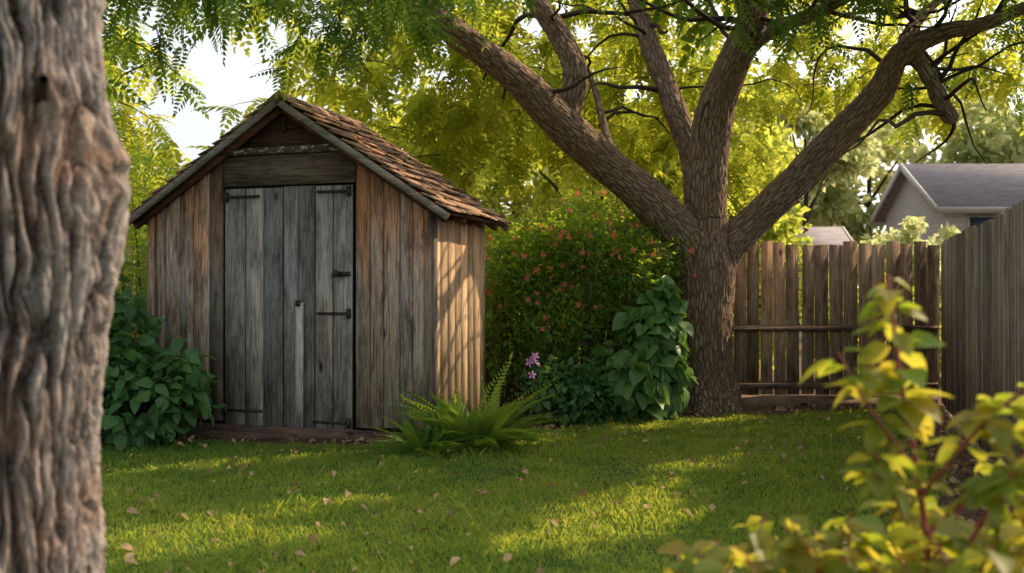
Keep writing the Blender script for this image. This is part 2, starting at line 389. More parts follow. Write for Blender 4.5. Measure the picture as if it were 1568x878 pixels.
for pts,rad in limbs:
    C=catmull(pts,5); r=np.interp(np.linspace(0,len(rad)-1,len(C)),range(len(rad)),rad)
    r=r*(1+.07*perlin(C*2.3+3)); C=C+np.stack([perlin(C*1.3),perlin(C*1.3+9),perlin(C*1.3+20)],1)*.03
    V,F=tube(C,r,14); acc.add(V,F,0.)
    if len(pts)>3 or pts[0][2]>1: 
        L=np.concatenate([[0],np.cumsum(np.linalg.norm(np.diff(C,axis=0),axis=1))])
        for i in range(len(C)-1): segs.append((C[i],C[i+1],L[i],(r[i]+r[i+1])/2))
tmp=acc.obj('tmp_tree',M_twig)
md=tmp.modifiers.new('r','REMESH'); md.mode='VOXEL'; md.voxel_size=.02
ms=tmp.modifiers.new('s','SMOOTH'); ms.factor=.5; ms.iterations=10
dg=bpy.context.evaluated_depsgraph_get(); ev=tmp.evaluated_get(dg); me=bpy.data.meshes.new_from_object(ev)
n=len(me.vertices); co=np.empty(n*3,np.float32); me.vertices.foreach_get('co',co); co=co.reshape(-1,3).astype(float)
nr=np.empty(n*3,np.float32); me.vertices.foreach_get('normal',nr); nr=nr.reshape(-1,3)
best=np.full(n,1e9); bc=np.zeros((n,3))
for a,b,l0,rr in segs:
    ab=b-a; L2=ab@ab; tt=np.clip(((co-a)@ab)/L2,0,1); q=a+tt[:,None]*ab; w=co-q; d=np.linalg.norm(w,axis=1)-rr
    T=ab/math.sqrt(L2); x=np.array([0,1.,0]); x=x-T*(x@T); x/=np.linalg.norm(x); y=np.cross(T,x)
    m=d<best; best[m]=d[m]; bc[m]=np.stack([w@x,w@y,l0+tt*math.sqrt(L2)],1)[m]
disp=np.minimum(np.abs(perlin(bc*np.array([26,26,5])+fbm(bc*4)[:,None]*.35))*2,1)
co=co+nr*(disp*.014-.006)[:,None]
me.vertices.foreach_set('co',co.astype(np.float32).ravel())
at=me.attributes.new('bark','FLOAT_VECTOR','POINT'); at.data.foreach_set('vector',bc.astype(np.float32).ravel())
me.polygons.foreach_set('use_smooth',np.ones(len(me.polygons),bool))
M_bark=bark_mat('tree_bark','bark',(.05,.034,.026),(.40,.29,.215),(.26,.16,.105),30,.014,.2)
me.materials.clear(); me.materials.append(M_bark); me.update()
bpy.data.objects.remove(tmp)
wood=bpy.data.objects.new('trunk_and_limbs',me); scene.collection.objects.link(wood); wood.parent=tree

# secondary branches
acc=Acc()
main=[l for l in limbs[1:11]]
for k in range(60):
    pts,rad=random.choice(main); C=catmull(pts,4); i=random.randint(len(C)//3,len(C)-2); p=C[i].copy()
    if p[2]<2.9: continue
    d=unit(np.array([rng.normal(),rng.normal()*.9,rng.uniform(-.1,.9)])); L=rng.uniform(.7,2.2); P=[p]
    for j in range(9): P.append(P[-1]+unit(d)*L/9); d=unit(d+rng.normal(size=3)*.22+np.array([0,0,-.07]))
    acc.tube(np.array(P),np.linspace(rng.uniform(.015,.035),.005,10),6)
for a,b in [((-2.0,8.3,4.2),(-4.5,7.2,3.6)),((-1.3,8.7,4.05),(-2.4,6.6,3.35)),((-.5,9.2,3.7),(-1.2,11.5,4.3)),((-.9,9,3.9),(-3.2,9.6,4.3)),((4.4,9.1,3.75),(6.5,10.5,4.5)),((2.8,10.3,4.9),(5.5,12.5,5.5)),((1.4,12,5),(1,14,5.3)),((.3,10,4.2),(-1.8,12,4.6)),((3.1,10.2,5.6),(4.8,14.0,5.4)),((.4,10,4.0),(-.4,11.6,3.5)),((-.9,9.0,3.9),(-1.9,10.8,3.6)),((3.1,10.2,5.7),(7.5,10.0,5.6)),((5.2,8.8,4.1),(8.0,9.5,5.3)),((5.2,8.8,4.1),(6.8,6.5,5.2)),((-3.2,9.6,4.3),(-4.6,11.2,4.0))]:
    a=np.array(a,float);b=np.array(b,float); tt=np.linspace(0,1,12)[:,None]; C=a+(b-a)*tt+np.array([0,0,.35])*np.sin(tt*math.pi)+np.stack([perlin(np.hstack([tt*4,tt*0+a[0]*3+k,tt*0])) for k in range(3)],1)*.15
    acc.tube(C,np.linspace(.035,.010,12),6)
acc.obj('small_branches',M_twig,tree,True)

canopy('leaves_near',[
  (-4.6,-2.9,5.8,8.6,3.05,4.3,125),(-2.9,-1.6,5.8,8.4,3.65,4.4,85),(-1.7,-.8,6.0,8.4,3.3,4.2,45),
  (-1.0,1.5,7.0,9.2,3.8,4.9,75),(.3,.9,8.9,9.4,3.0,3.6,8),(1.3,1.9,9.4,9.8,2.7,3.2,7),
  (1.5,4.2,7.5,10,3.75,5.0,120),(3.0,6.2,8,11,3.5,5.0,185)],T_fr,L_near,.27,tree,10,-.12)
canopy('leaves_back',[
  (-2.7,.2,10.8,13,2.7,5.2,215),(-5.6,-4.3,10.5,13,2.7,4.6,85),
  (0,3.6,12,15.5,2.9,6.0,310),(3.6,9,11.5,16,3.9,6.2,280)],T_frs,L_back,.34,tree,10,-.12)
# mostly unseen leaves, added up the sun's path to shade the lawn
canopy('leaves_shade_added',[(-4.8,4.4,1.0,8.9,4.7,6.4,900)],T_frt,L_near,.40,tree,10,-.7,ground=True,mg=.13)

# ---------------------------------------------------------------- big trunk at left
ft=empty('old_tree')
nt,nzv=620,700
zz=np.linspace(-.1,4.2,nzv); th=np.linspace(0,2*math.pi,nt,endpoint=False)
TH,ZZ=np.meshgrid(th,zz); TH=TH.ravel(); ZZ=ZZ.ravel()
base=np.interp(ZZ,[-.1,.15,.5,.8,1.05,1.25,1.42,1.58,1.72,1.9,2.3,4.2],[.40,.28,.222,.216,.228,.254,.288,.292,.256,.228,.222,.22])
cx=-1.335+0*ZZ
c3=np.stack([np.cos(TH)*.3,np.sin(TH)*.3,ZZ],1)
wp=fbm(c3*np.array([4,4,3.0]),3)
q=np.stack([np.cos(TH)*.3+wp*.026,np.sin(TH)*.3+wp*.024,ZZ],1)
n1=np.minimum(np.abs(perlin(q*np.array([25,25,2.2])))*4.2,1)
n2=np.minimum(np.abs(perlin(q*np.array([56,56,6])+7))*3,1)
n3=fbm(q*np.array([90,90,22])+3,2)
rid=.033*n1**.8+.017*n2*n1+.008*n3
big=.018*perlin(c3*np.array([5,5,1.8])+30)
def knot(t0,z0,rt,rz,h):
    dt=(TH-t0+math.pi)%(2*math.pi)-math.pi; d=np.sqrt((dt/rt)**2+((ZZ-z0)/rz)**2)
    return h*np.exp(-d*d*1.2)-h*.75*np.exp(-(d*2.6)**2), d
k1,d1=knot(.05,1.55,.24,.08,.07); k2,d2=knot(-.55,1.72,.16,.06,.045); k3,_=knot(-.8,1.0,.25,.12,.025)
R=base+rid*(1-.5*np.exp(-d1**2))+big+k1+k2+k3
V=np.stack([cx+np.cos(TH)*R,2.52+np.sin(TH)*R,ZZ],1)
I=(np.arange(nzv-1)[:,None]*nt+np.arange(nt)[None]); J=(np.arange(nzv-1)[:,None]*nt+(np.arange(nt)[None]+1)%nt)
F=np.stack([I.ravel(),J.ravel(),J.ravel()+nt,I.ravel()+nt],1)
t=NT('old_bark'); p=t.attr('bark',True); h=t.attr('h'); n=t.noise(t.scale(p,(1,1,.16)),60,5,.75,.4); n2=t.noise(p,3.5,4); n4=t.noise(t.scale(p,(1,1,.5)),140,3,.7)
c=t.mix(t.rng(h,.016,.050),(.018,.014,.013),(.42,.37,.35)); c=t.mix(t.rng(n2,.44,.64,0,.55),c,(.38,.235,.165)); c=t.mix(t.rng(n,.42,.66,0,.82),c,(.065,.05,.043)); c=t.mix(t.rng(n4,.5,.75,0,.45),c,(.58,.51,.48))
M_old=t.done(t.bsdf(c,.85,t.math('ADD',n,t.math('MULTIPLY',n4,.4)),.9,.018,.2))
mesh_np('trunk',V,F,M_old,{'h':rid},True,ft,{'bark':q})
acc=Acc()
C=catmull([(-1.12,2.36,1.70),(-1.07,2.27,1.735),(-1.05,2.23,1.73)],4); acc.tube(C,np.linspace(.022,.010,len(C)),8)
for pts,r in [([(-1.33,2.52,3.9),(-1.0,3.1,4.6),(-.3,4.0,5.3)],(.2,.08)),([(-1.33,2.52,3.9),(-2.0,2.8,4.8),(-3.0,3.5,5.6)],(.19,.07)),([(-1.3,2.5,4.0),(-1.4,1.8,4.9),(-1.2,1.0,5.8)],(.17,.06))]:
    C=catmull(pts,6); acc.tube(C,np.linspace(r[0],r[1],len(C)),12)
acc.obj('limbs',M_twig,ft,True)
canopy('leaves',[(-3.5,.0,1.8,4.4,4.7,6.2,80)],T_frt,L_near,.4,ft,10,-.2)

# ---------------------------------------------------------------- shed
SH_ROT=-.3124
shed=empty('garden_shed',(-3.2,8.9,0),SH_ROT)
W,D=2.67,1.27; H0=2.0; SL=.655
def hu(u): return H0+SL*(W/2-abs(u-W/2)) 
ac=Acc(); V=np.array([[.03,.02,.12],[W-.03,.02,.12],[W-.03,.02,H0],[W/2,.02,hu(W/2)-.05],[.03,.02,H0],[.03,D-.02,.12],[W-.03,D-.02,.12],[W-.03,D-.02,H0],[W/2,D-.02,hu(W/2)-.05],[.03,D-.02,H0]])
Fq=[(0,1,2,4),(4,2,3,3),(5,9,7,6),(9,8,7,7),(0,4,9,5),(1,6,7,2)]
ac.add(V,np.array(Fq),.5); ac.obj('core',M_dark,shed)
def vboards(acc,u0,u1,n,z0,topf,v0=-.024,v1=0.,gap=.010,jz=.014):
    e=np.linspace(u0,u1,n+1); e[1:-1]+=rng.uniform(-.014,.014,n-1)
    for i in range(n):
        a=e[i]+gap/2;b=e[i+1]-gap/2; dz=rng.uniform(-jz,jz); dv=rng.uniform(-.007,.005)
        acc.board(a,b,v0+dv,v1,z0+dz,topf(a),topf(b))
d0,d1=.755,1.985
ac=Acc()
vboards(ac,.0,d0-.02,5,.14,lambda u:hu(u)-.012)
vboards(ac,d1+.02,W,5,.14,lambda u:hu(u)-.012)
ac.obj('front_boards',M_front,shed)
ac=Acc(); 
mid=(d0+d1)/2-.04
vboards(ac,d0,mid-.004,3,.10,lambda u:2.15,-.030,-.004,.010)
vboards(ac,mid+.004,mid+.30,2,.09,lambda u:2.155,-.036,-.004,.010)
vboards(ac,mid+.307,d1-.006,2,.10,lambda u:2.15,-.031,-.004,.010)
ac.box(mid+.13,mid+.20,-.058,-.037,.12,1.17)
ac.obj('door',M_door,shed)
ac=Acc(); ac.box(d0-.008,d1+.02,-.040,-.002,2.17,2.40,jit=.003); ac.box(d0-.01,d1+.02,-.035,-.002,2.405,2.43,jit=.002); ac.obj('header_board',M_head,shed)
ac=Acc(); ac.box(d0-.02,d1+.03,-.075,-.002,2.435,2.49,jit=.004); ac.obj('peeling_lintel',M_peel,shed)
ac=Acc()
def slopeclip(z): return (z-H0)/SL+.02
for z0,z1 in [(2.495,2.645),(2.652,2.77),(2.777,2.86)]:
    ua,ub=slopeclip(z0),slopeclip(z1)
    V=np.array([[max(ua,d0-.02),-.02,z0],[W-max(ua,d0-.02),-.02,z0],[W-max(ua,d0-.02),0,z0],[max(ua,d0-.02),0,z0],[max(ub,d0-.02)-.02,-.02,z1],[W-max(ub,d0-.02)+.02,-.02,z1],[W-max(ub,d0-.02)+.02,0,z1],[max(ub,d0-.02)-.02,0,z1]])
    ac.add(V,BOXF,random.random())
ac.box(W/2-.02,W/2+.015,-.045,-.021,2.62,2.74)
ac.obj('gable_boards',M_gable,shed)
ac=Acc()
n=8; e=np.linspace(.0,D,n+1)
for side in (0,1):
    for i in range(n):
        u=(W if side else 0); s=1 if side else -1; th_=rng.uniform(.018,.026)
        ac.box(min(u,u+s*th_),max(u,u+s*th_),e[i]+.003,e[i+1]-.003,.12+rng.uniform(-.02,.02),H0-.01)
for i in range(14):
    a=W/14*i; ac.board(a+.003,a+W/14-.003,D,D+.022,.14,hu(a)-.02,hu(a+W/14)-.02)
ac.obj('side_and_back_boards',M_side,shed)
ac=Acc(); 
for u in (-.028,W-.035): ac.board(u,u+.062,-.05,-.028,.14,hu(max(0,min(u,W)))-.03,hu(max(0,min(u+.06,W)))-.03)
ac.box(W+.027,W+.045,-.048,.035,.14,H0-.03)
ac.obj('corner_trim',M_front,shed)
ac=Acc(); ac.box(-.02,W+.03,-.06,.04,-.03,.115,jit=.006); ac.box(W-.03,W+.06,.045,D,-.03,.11,jit=.004); ac.box(-.1,W*.55,-.11,-.062,-.03,.06,jit=.008)
ac.obj('base_skid',M_skid,shed)
deck=Acc(); sh=Acc(); fa=Acc()
OF,OB=.13,.09
for sgn in (-1,1):
    ax=np.array([sgn*1,0,-SL]); ax/=np.linalg.norm(ax); ay=np.array([0,1,0.]); az=np.cross(ax,ay)*1.; 
    if az[2]<0: az=-az
    top=np.array([W/2,D/2-.02,hu(W/2)+.012]); Ls=(W/2+.20)/ax[0]*sgn; v0,v1=-OF,D+OB
    deck.obox(top+ax*Ls/2,ax,ay,az,(Ls/2,(v1-v0)/2-.01,.012),.5)
    nc=13
    for c in range(nc):
        s0=Ls*(c)/nc; s1=s0+Ls/nc+.05
        y=v0-.01+(-.1 if c%2 else 0)
        while y<v1+.01:
            w=rng.uniform(.08,.19); ya=max(y,v0-.015); yb=min(y+w,v1+.015); y+=w+.005
            if yb-ya<.02: continue
            dl=rng.uniform(-.035,.035); lift=rng.uniform(.0,.02); s1_=min(s1+dl,Ls+.03)
            p0=top+ax*s0+az*.016; p1=top+ax*s1_+az*(.034+lift); p0[1]=0;p1[1]=0; th_=az*.014
            l2=az*rng.uniform(-.004,.008); V=[]
            for off in (0*th_,th_):
                for pp,yy in ((p0,ya),(p1,ya),(p1+l2,yb),(p0,yb)): V.append(pp+off+np.array([0,yy,0]))
            sh.add(np.array(V),BOXF,random.random())
    m=top.copy(); 
    c_=m+ax*(Ls/2)-az*.02; c_[1]=v0-.012; fa.obox(c_,ax,ay,az,(Ls/2+.02,.011,.028))
    c_=m+ax*(Ls/2)-az*.02; c_[1]=v1+.012; fa.obox(c_,ax,ay,az,(Ls/2+.02,.011,.028))
    c_=m+ax*(Ls/2)-az*.05; c_[1]=v0+.07; deck.obox(c_,ax,ay,az,(Ls/2-.02,.02,.035))
    for v in (.3,.75,1.15):
        c_=m+ax*(Ls-.1)-az*.045; c_[1]=v; deck.obox(c_,ax,ay,az,(.1,.02,.03))
y=-OF-.01
while y<D+OB:
    w=.2
    for sgn in (-1,1):
        ax=unit(np.array([sgn*1,0,-SL])); az=np.cross(ax,[0,1,0]); az=az if az[2]>0 else -az
        sh.obox(np.array([W/2,y+w/2,hu(W/2)+.062])+ax*.055,ax,[0,1,0],az,(.06,w/2+.01,.007+.002*sgn))
    y+=w-.01
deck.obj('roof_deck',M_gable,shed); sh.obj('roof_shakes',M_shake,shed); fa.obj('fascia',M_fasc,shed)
ir=Acc()
def strap(u,z,L,s):
    ir.box(min(u,u+s*L),max(u,u+s*L),-.050,-.038,z-.011,z+.011); ir.box(u-.018,u+.018,-.056,-.037,z-.04,z+.04)
    for k in (.25,.6,.9): ir.obox((u+s*L*k,-.053,z),(1,0,0),(0,1,0),(0,0,1),(.007,.004,.007))
strap(d0+.02,2.08,.33,1); strap(d0+.02,.24,.36,1); strap(d1-.03,2.10,.30,-1); strap(d1-.03,1.08,.30,-1); strap(d1-.03,.17,.33,-1)
V,F=tube([(d1-.13,-.04,1.41),(d1-.13,-.06,1.41),(d1-.13,-.085,1.41),(d1-.13,-.10,1.41)],[.014,.014,.032,.024],12); ir.add(V,F,.3)
ir.box(d1-.17,d1-.02,-.047,-.037,1.39,1.43); ir.box(mid+.14,mid+.18,-.072,-.057,1.14,1.19)
ir.obj('hinges_and_knob',M_iron,shed)

# ---------------------------------------------------------------- fences
fb=empty('wooden_fence',(4.72,11.0,0),0)
ac=Acc(); x=0; i=0
while x>-11.5:
    w=rng.uniform(.12,.155); g=rng.choice([.004,.010,.018,.026,.038],p=[.1,.2,.25,.25,.2]); ln=rng.uniform(-.014,.014)
    z=1.80+rng.uniform(-.025,.025); ac.board(x-w,x,.0+rng.uniform(-.004,.004),.02,.13+rng.uniform(-.01,.01),z,z+rng.uniform(-.012,.012),lean=ln); x-=w+g
ac.obj('pickets',M_fback,fb)
ac=Acc()
for z in (.23,.86): ac.box(-11.4,-.03,-.044,-.006,z-.03,z+.03,jit=.004)
ac.box(-11.4,-.03,-.03,-.006,-.03,.12,jit=.003); 
ac.obj('rails',M_rail,fb)
ac=Acc()
for x in (-.06,-2.5,-4.95,-7.4,-9.9): ac.box(x-.045,x+.045,.024,.11,-.1,1.76)
ac.obj('posts',M_fback,fb)
ang=math.atan2(fdir[1],fdir[0])
fr=empty('wooden_fence',(4.7+.05,10.98,0),ang)
L=np.linalg.norm(fence_b-fence_a); ac=Acc(); x=.02
while x<L:
    w=rng.uniform(.125,.15); z=1.80+rng.uniform(-.018,.018)
    ac.board(x,x+w,-.02+rng.uniform(-.005,.005),.0,.04+rng.uniform(-.01,.01),z,z+rng.uniform(-.008,.008),lean=rng.uniform(-.006,.006)); x+=w+rng.choice([.003,.007,.012])
ac.obj('pickets',M_fright,fr)
ac=Acc()
for z in (.3,1.0,1.62): ac.box(0,L,.005,.045,z-.045,z+.045,jit=.003)
for x in np.arange(.1,L,2.3): ac.box(x,x+.09,.05,.14,-.1,1.7)
ac.obj('rails_and_posts',M_rail,fr)

# ---------------------------------------------------------------- shrubs
def shrub(name,lobes,N,size,mat,tmpl=T_leaf,shell=.55,droop=-.1,stems=True,carved=False,upn=.9,bump=.3,hollow=None):
    e=empty(name,(lobes[0][0],lobes[0][1],0)); o=np.array([lobes[0][0],lobes[0][1],0])
    vol=np.array([l[3]*l[4]+l[3]*l[5] for l in lobes]); idx=rng.choice(len(lobes),N,p=vol/vol.sum()); Lb=np.array(lobes)[idx]
    d=unit(rng.normal(size=(N,3))); rr=shell+(1-shell)*rng.random(N)**.6
    rr=rr*(1+bump*perlin(Lb[:,:3]*3+d*2.2)+.25*bump*rng.normal(size=N)*.5+bump*.5*perlin(Lb[:,:3]*3+d*6))
    P=Lb[:,:3]+d*Lb[:,3:6]*rr[:,None]; k=(P[:,2]>.04)
    if carved: k&=carve(P)
    P=P[k]-o;d=d[k]
    D=unit(d*.7+rng.normal(size=d.shape)*.55+np.array([0,0,droop])); U=unit(d*.5+np.array([0,0,upn])+rng.normal(size=d.shape)*.45)
    V,F=instances(tmpl[0],tmpl[1],P,frames(D,U),size*rng.uniform(.6,1.3,len(P)))
    mesh_np('leaves',V,F,mat,{'rnd':np.repeat(np.clip(rng.normal(.5,.25,len(P)),0,1),len(tmpl[0]))},parent=e)
    if stems:
        ac=Acc()
        for l in lobes:
            for k in range(5):
                a=np.array([l[0]+rng.normal()*.1,l[1]+rng.normal()*.08,0])-o; b=np.array(l[:3])-o+unit(rng.normal(size=3))*np.array(l[3:6])*.8; b[2]=max(b[2],.2)
                ac.tube(catmull([a,(a*.6+b*.4)+np.array([0,0,.1]),b],4),np.linspace(.014,.004,9),5)
        ac.obj('stems',M_twig,e)
    return e
hedge_l=[(.2,10.3,1.0,.5,.4,.8),(.75,10.4,1.35,.55,.4,.75),(1.35,10.5,1.2,.5,.36,.8),(.3,10.35,1.6,.5,.35,.4),(.85,10.5,1.8,.55,.35,.42),(1.5,10.55,1.7,.4,.3,.42),(-.1,10.6,1.2,.4,.35,.8),(.45,10.1,.9,.4,.3,.4),(1.15,10.2,1.5,.3,.25,.3),(.1,10.15,1.35,.3,.25,.3),(.7,10.1,1.75,.3,.25,.25)]
hedge=shrub('flowering_hedge',hedge_l,24000,.068,L_hedge,shell=.55,bump=.6)
def flower_mat(n,c): 
    t=NT(n); b=t.bsdf(c,.5); tr=t.n('ShaderNodeBsdfTranslucent'); t.set(tr.inputs[0],c); m=t.n('ShaderNodeMixShader'); m.inputs[0].default_value=.4; t.l(b,m.inputs[1]); t.l(tr.outputs[0],m.inputs[2]); return t.done(m.outputs[0])
M_red=flower_mat('petal_red',(.95,.22,.15)); M_pur=flower_mat('petal_purple',(.6,.32,.75))
fl_v=[];fl_f=[]
for k in range(5):
    a=k*2*math.pi/5
    for q in ([0,0,0],[math.cos(a-.4)*.6,math.sin(a-.4)*.6,.2],[math.cos(a),math.sin(a),.3],[math.cos(a+.4)*.6,math.sin(a+.4)*.6,.2]): fl_v.append(q)
    fl_f.append([k*4,k*4+1,k*4+2,k*4+3])
def flowers(name,P,size,mat,parent,faceY=True):
    N=len(P); D=unit(rng.normal(size=(N,3))*.5+np.array([0,0,.8])); U=unit(np.array([0,-1.,.3])+rng.normal(size=(N,3))*.4)
    V,F=instances(fl_v,fl_f,P,frames(D,U),size*rng.uniform(.7,1.2,N)); return mesh_np(name,V,F,mat,parent=parent)
P=[]
for k in range(110):
    l=hedge_l[rng.integers(0,11)]; d=unit(np.array([rng.normal(),-abs(rng.normal())-.3,rng.normal()*.6+.5])); P.append(np.array(l[:3])+d*np.array(l[3:6])*1.25-np.array([.2,10.3,0]))
flowers('blossoms',np.array(P),.036,M_red,hedge)

broad=shrub('broadleaf_bush',[(1.32,10.0,.45,.42,.32,.42),(1.15,9.95,.3,.45,.3,.3),(1.42,10.0,.85,.28,.25,.35),(1.5,10.0,1.12,.16,.16,.25)],720,.16,L_big,T_heart,.7,-.75,upn=.5,bump=.2)
shrub('leafy_bush',[(-3.35,8.4,.6,.36,.35,.7),(-3.55,8.3,1.0,.32,.35,.6),(-3.1,8.2,.35,.45,.3,.4),(-3.8,8.3,.8,.4,.4,.8),(-2.8,8.3,.45,.32,.2,.32)],2100,.14,L_left,T_ov,.45,-.35,upn=.5,bump=.45)
shrub('dark_hedge',[(-3.75,10.2,1.5,.42,.4,1.35),(-4.4,10.4,1.2,.7,.6,1.5)],13000,.055,L_hedge,shell=.75,bump=.2)
shrub('low_shrub',[(.42,9.55,.28,.3,.25,.3),(.7,9.6,.25,.25,.2,.28)],1500,.08,L_left,T_ov,.4,bump=.5)
e=empty('purple_flower_plant',(.19,9.2,0)); ac=Acc(); ac.tube(np.array([[0,0,0],[.01,0,.3],[0,-.02,.62]]),[.006,.005,.004],5); ac.obj('stalk',M_twig,e)
flowers('petals',np.array([[0,-.03,.64],[.03,-.03,.60],[-.04,-.02,.61],[.02,0,.67],[.0,-.02,.5]]),.05,M_pur,e)

def fern(name,loc,n,L,mat):
    e=empty(name,loc); tv,tf=frond(22,.17,.022,.62,True,75,.12); P=[];D=[]
    for k in range(n):
        a=rng.uniform(0,2*math.pi); el=rng.uniform(.4,1.3); D.append([math.cos(a)*math.cos(el),math.sin(a)*math.cos(el),math.sin(el)]); P.append([math.cos(a)*.08,math.sin(a)*.08,.03])
    D=np.array(D);P=np.array(P); U=unit(np.array([0,0,1.])+rng.normal(size=D.shape)*.3)
    V,F=instances(tv,tf,P,frames(D,U),L*rng.uniform(.6,1.1,n)); V[:,2]=np.maximum(V[:,2],.02)
    mesh_np('fronds',V,F,mat,{'rnd':np.repeat(rng.random(n),len(tv))},parent=e)
fern('fern',(-.30,8.0,0),85,.62,L_fern); fern('fern',(-.66,7.72,0),38,.38,L_fern)

# ---------------------------------------------------------------- foreground shrub
e=empty('foreground_shrub',(.95,2.2,0)); o=np.array([.95,2.2,0]); ac=Acc(); LP=[];LD=[]
shoots=[([(.98,2.3,0),(.95,2.25,.5),(.90,2.2,.82),(.86,2.2,1.05),(.83,2.2,1.29)],.010,56),
 ([(.90,2.2,.80),(1.0,2.15,.95),(1.08,2.1,1.05)],.006,26),([(.92,2.2,.72),(.99,2.1,.84),(1.12,2.0,.92)],.006,26),([(.9,2.2,.85),(.80,2.2,.98),(.72,2.2,1.12)],.005,16),([(.89,2.2,.7),(.82,2.15,.82),(.76,2.1,.92)],.005,18),([(.95,2.2,.6),(1.1,2.2,.85),(1.2,2.2,1.0)],.006,26),([(1.0,2.2,.5),(1.15,2.2,.75),(1.22,2.2,.86)],.006,24),([(1.15,2.2,0),(1.2,2.2,.7),(1.16,2.2,1.04)],.007,22)]
for k in range(80):
    bx=rng.uniform(.38,1.35); by=rng.uniform(1.85,2.6); a=rng.uniform(0,6.28); h=rng.uniform(.48,.72)+.2*(bx-.6)
    shoots.append(([(bx,by,0),(bx+.03*math.cos(a),by,.3),(bx+.10*math.cos(a),by+.1*math.sin(a),h*.8),(bx+.18*math.cos(a),by+.18*math.sin(a),h)],.005,20))
for pts,r,nl in shoots:
    C=catmull(np.array(pts)-o,6); ac.tube(C,np.linspace(r,r*.4,len(C)),7)
    for k in range(nl):
        t_=rng.uniform(.3,1)**.8*(len(C)-1.01); i=int(t_); p=C[i]+(C[i+1]-C[i])*(t_-i); a=k*2.4+rng.normal()*.3
        LP.append(p); LD.append([math.cos(a),math.sin(a),rng.uniform(-.7,.3)])
ac.obj('stems',M_redstem,e); LP=np.array(LP);LD=np.array(LD); LP=LP+unit(LD)*.012
V,F=instances(T_ov[0],T_ov[1],LP,frames(LD,unit(np.array([0,0,1.])+rng.normal(size=LP.shape)*.35)),.080*rng.uniform(.55,1.3,len(LP)))
mesh_np('leaves',V,F,L_fg,{'rnd':np.repeat(rng.random(len(LP)),len(T_ov[0]))},parent=e)

# ---------------------------------------------------------------- fallen leaves and litter
N=560; y=3.4+7*rng.random(N)**.7; x=rng.uniform(-.5,.55,N)*y*1.0; m=bed_mask(x,y)<.5; P=np.stack([x,y,gz(x,y)+.046],1)[m]
N2=5200; x=rng.uniform(-4.5,5.2,N2); y=rng.uniform(5,11,N2); m=bed_mask(x,y)>.4; P2=np.stack([x,y,gz(x,y)+.015+.02*rng.random(N2)],1)[m]
P=np.vstack([P,P2]); D=rng.normal(size=P.shape)*np.array([1,1,.3]); U=unit(np.array([0,0,1.])+rng.normal(size=P.shape)*.5)
V,F=instances(T_ov[0]*np.array([1,1,1.8]),T_ov[1],P,frames(D,U),rng.uniform(.025,.075,len(P)))
mesh_np('fallen_leaves',V,F,L_dead,{'rnd':np.repeat(rng.random(len(P)),len(T_ov[0]))})

# ---------------------------------------------------------------- background trees / shrubs beyond the fence
def mass(name,lobes,N,size,mat,shell=.5,bump=.35):
    e=empty(name,(lobes[0][0],lobes[0][1],0)); o=np.array([lobes[0][0],lobes[0][1],0])
    C=[];Rr=[]
    for l in lobes:
        for k in range(46):
            d=unit(rng.normal(size=3)); q=np.array(l[:3])+d*np.array(l[3:6])*rng.uniform(.45,1)
            C.append(q); Rr.append(max(l[3:6])*rng.uniform(.14,.30))
    C=np.array(C);Rr=np.array(Rr); idx=rng.choice(len(C),N,p=Rr**2/(Rr**2).sum())
    P=C[idx]+unit(rng.normal(size=(N,3)))*(Rr[idx]*rng.random(N)**.5)[:,None]*np.array([1,1,.75]); P=P[P[:,2]>.1]-o
    P=P[carve(P+o)]
    D=unit(rng.normal(size=P.shape)+np.array([0,0,-.4])); U=unit(rng.normal(size=P.shape)+np.array([0,0,.8]))
    V,F=instances(T_leaf[0]*np.array([1.3,1,1]),T_leaf[1],P,frames(D,U),size*rng.uniform(.6,1.4,len(P)))
    mesh_np('leaves',V,F,mat,{'rnd':np.repeat(np.clip(rng.normal(.5,.25,len(P)),0,1),4)},parent=e)
    ac=Acc()
    for l in lobes:
        b=np.array([l[0],l[1],0])-o; tp=np.array(l[:3])-o+np.array([.2,0,l[5]*.5]); ac.tube(catmull([b,(b+tp)/2+np.array([.15,.1,0]),tp],5),np.linspace(.05*l[3]+.03,.03,11),8)
        for k in range(7):
            s_=b+(tp-b)*rng.uniform(.35,.9); q=np.array(l[:3])-o+unit(rng.normal(size=3))*np.array(l[3:6])*.85; ac.tube(catmull([s_,(s_+q)/2+np.array([0,0,.15]),q],4),np.linspace(.02*l[3]+.01,.01,9),5)
    ac.obj('branches',M_twig,e)
    return e
mass('background_shrubs',[(-1,13.5,1.3,1.2,.8,1.4),(1.0,14,1.3,1.4,.9,1.5),(3.2,14,1.0,1.4,.9,1.0),(5.4,14,.75,1.3,.8,.7),(7.5,14.5,.75,1.4,.9,.7)],18000,.12,L_bg)
mass('background_trees',[(-2.0,19,3.2,2.3,2,2.4),(1.6,20,3.4,2.6,2,2.9),(4.5,21,3.4,1.8,2,2.9),(-8.5,19,2.2,2.5,2,1.9)],36000,.19,L_bg)
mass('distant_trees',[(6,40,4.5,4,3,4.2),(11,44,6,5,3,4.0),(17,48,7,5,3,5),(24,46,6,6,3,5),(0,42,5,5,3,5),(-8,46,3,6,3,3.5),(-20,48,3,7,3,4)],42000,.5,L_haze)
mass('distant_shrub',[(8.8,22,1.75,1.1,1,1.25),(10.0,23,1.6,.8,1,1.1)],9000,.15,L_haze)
mass('roadside_tree',[(7.9,27.5,5.4,1.9,1.5,1.5)],7000,.22,L_haze)

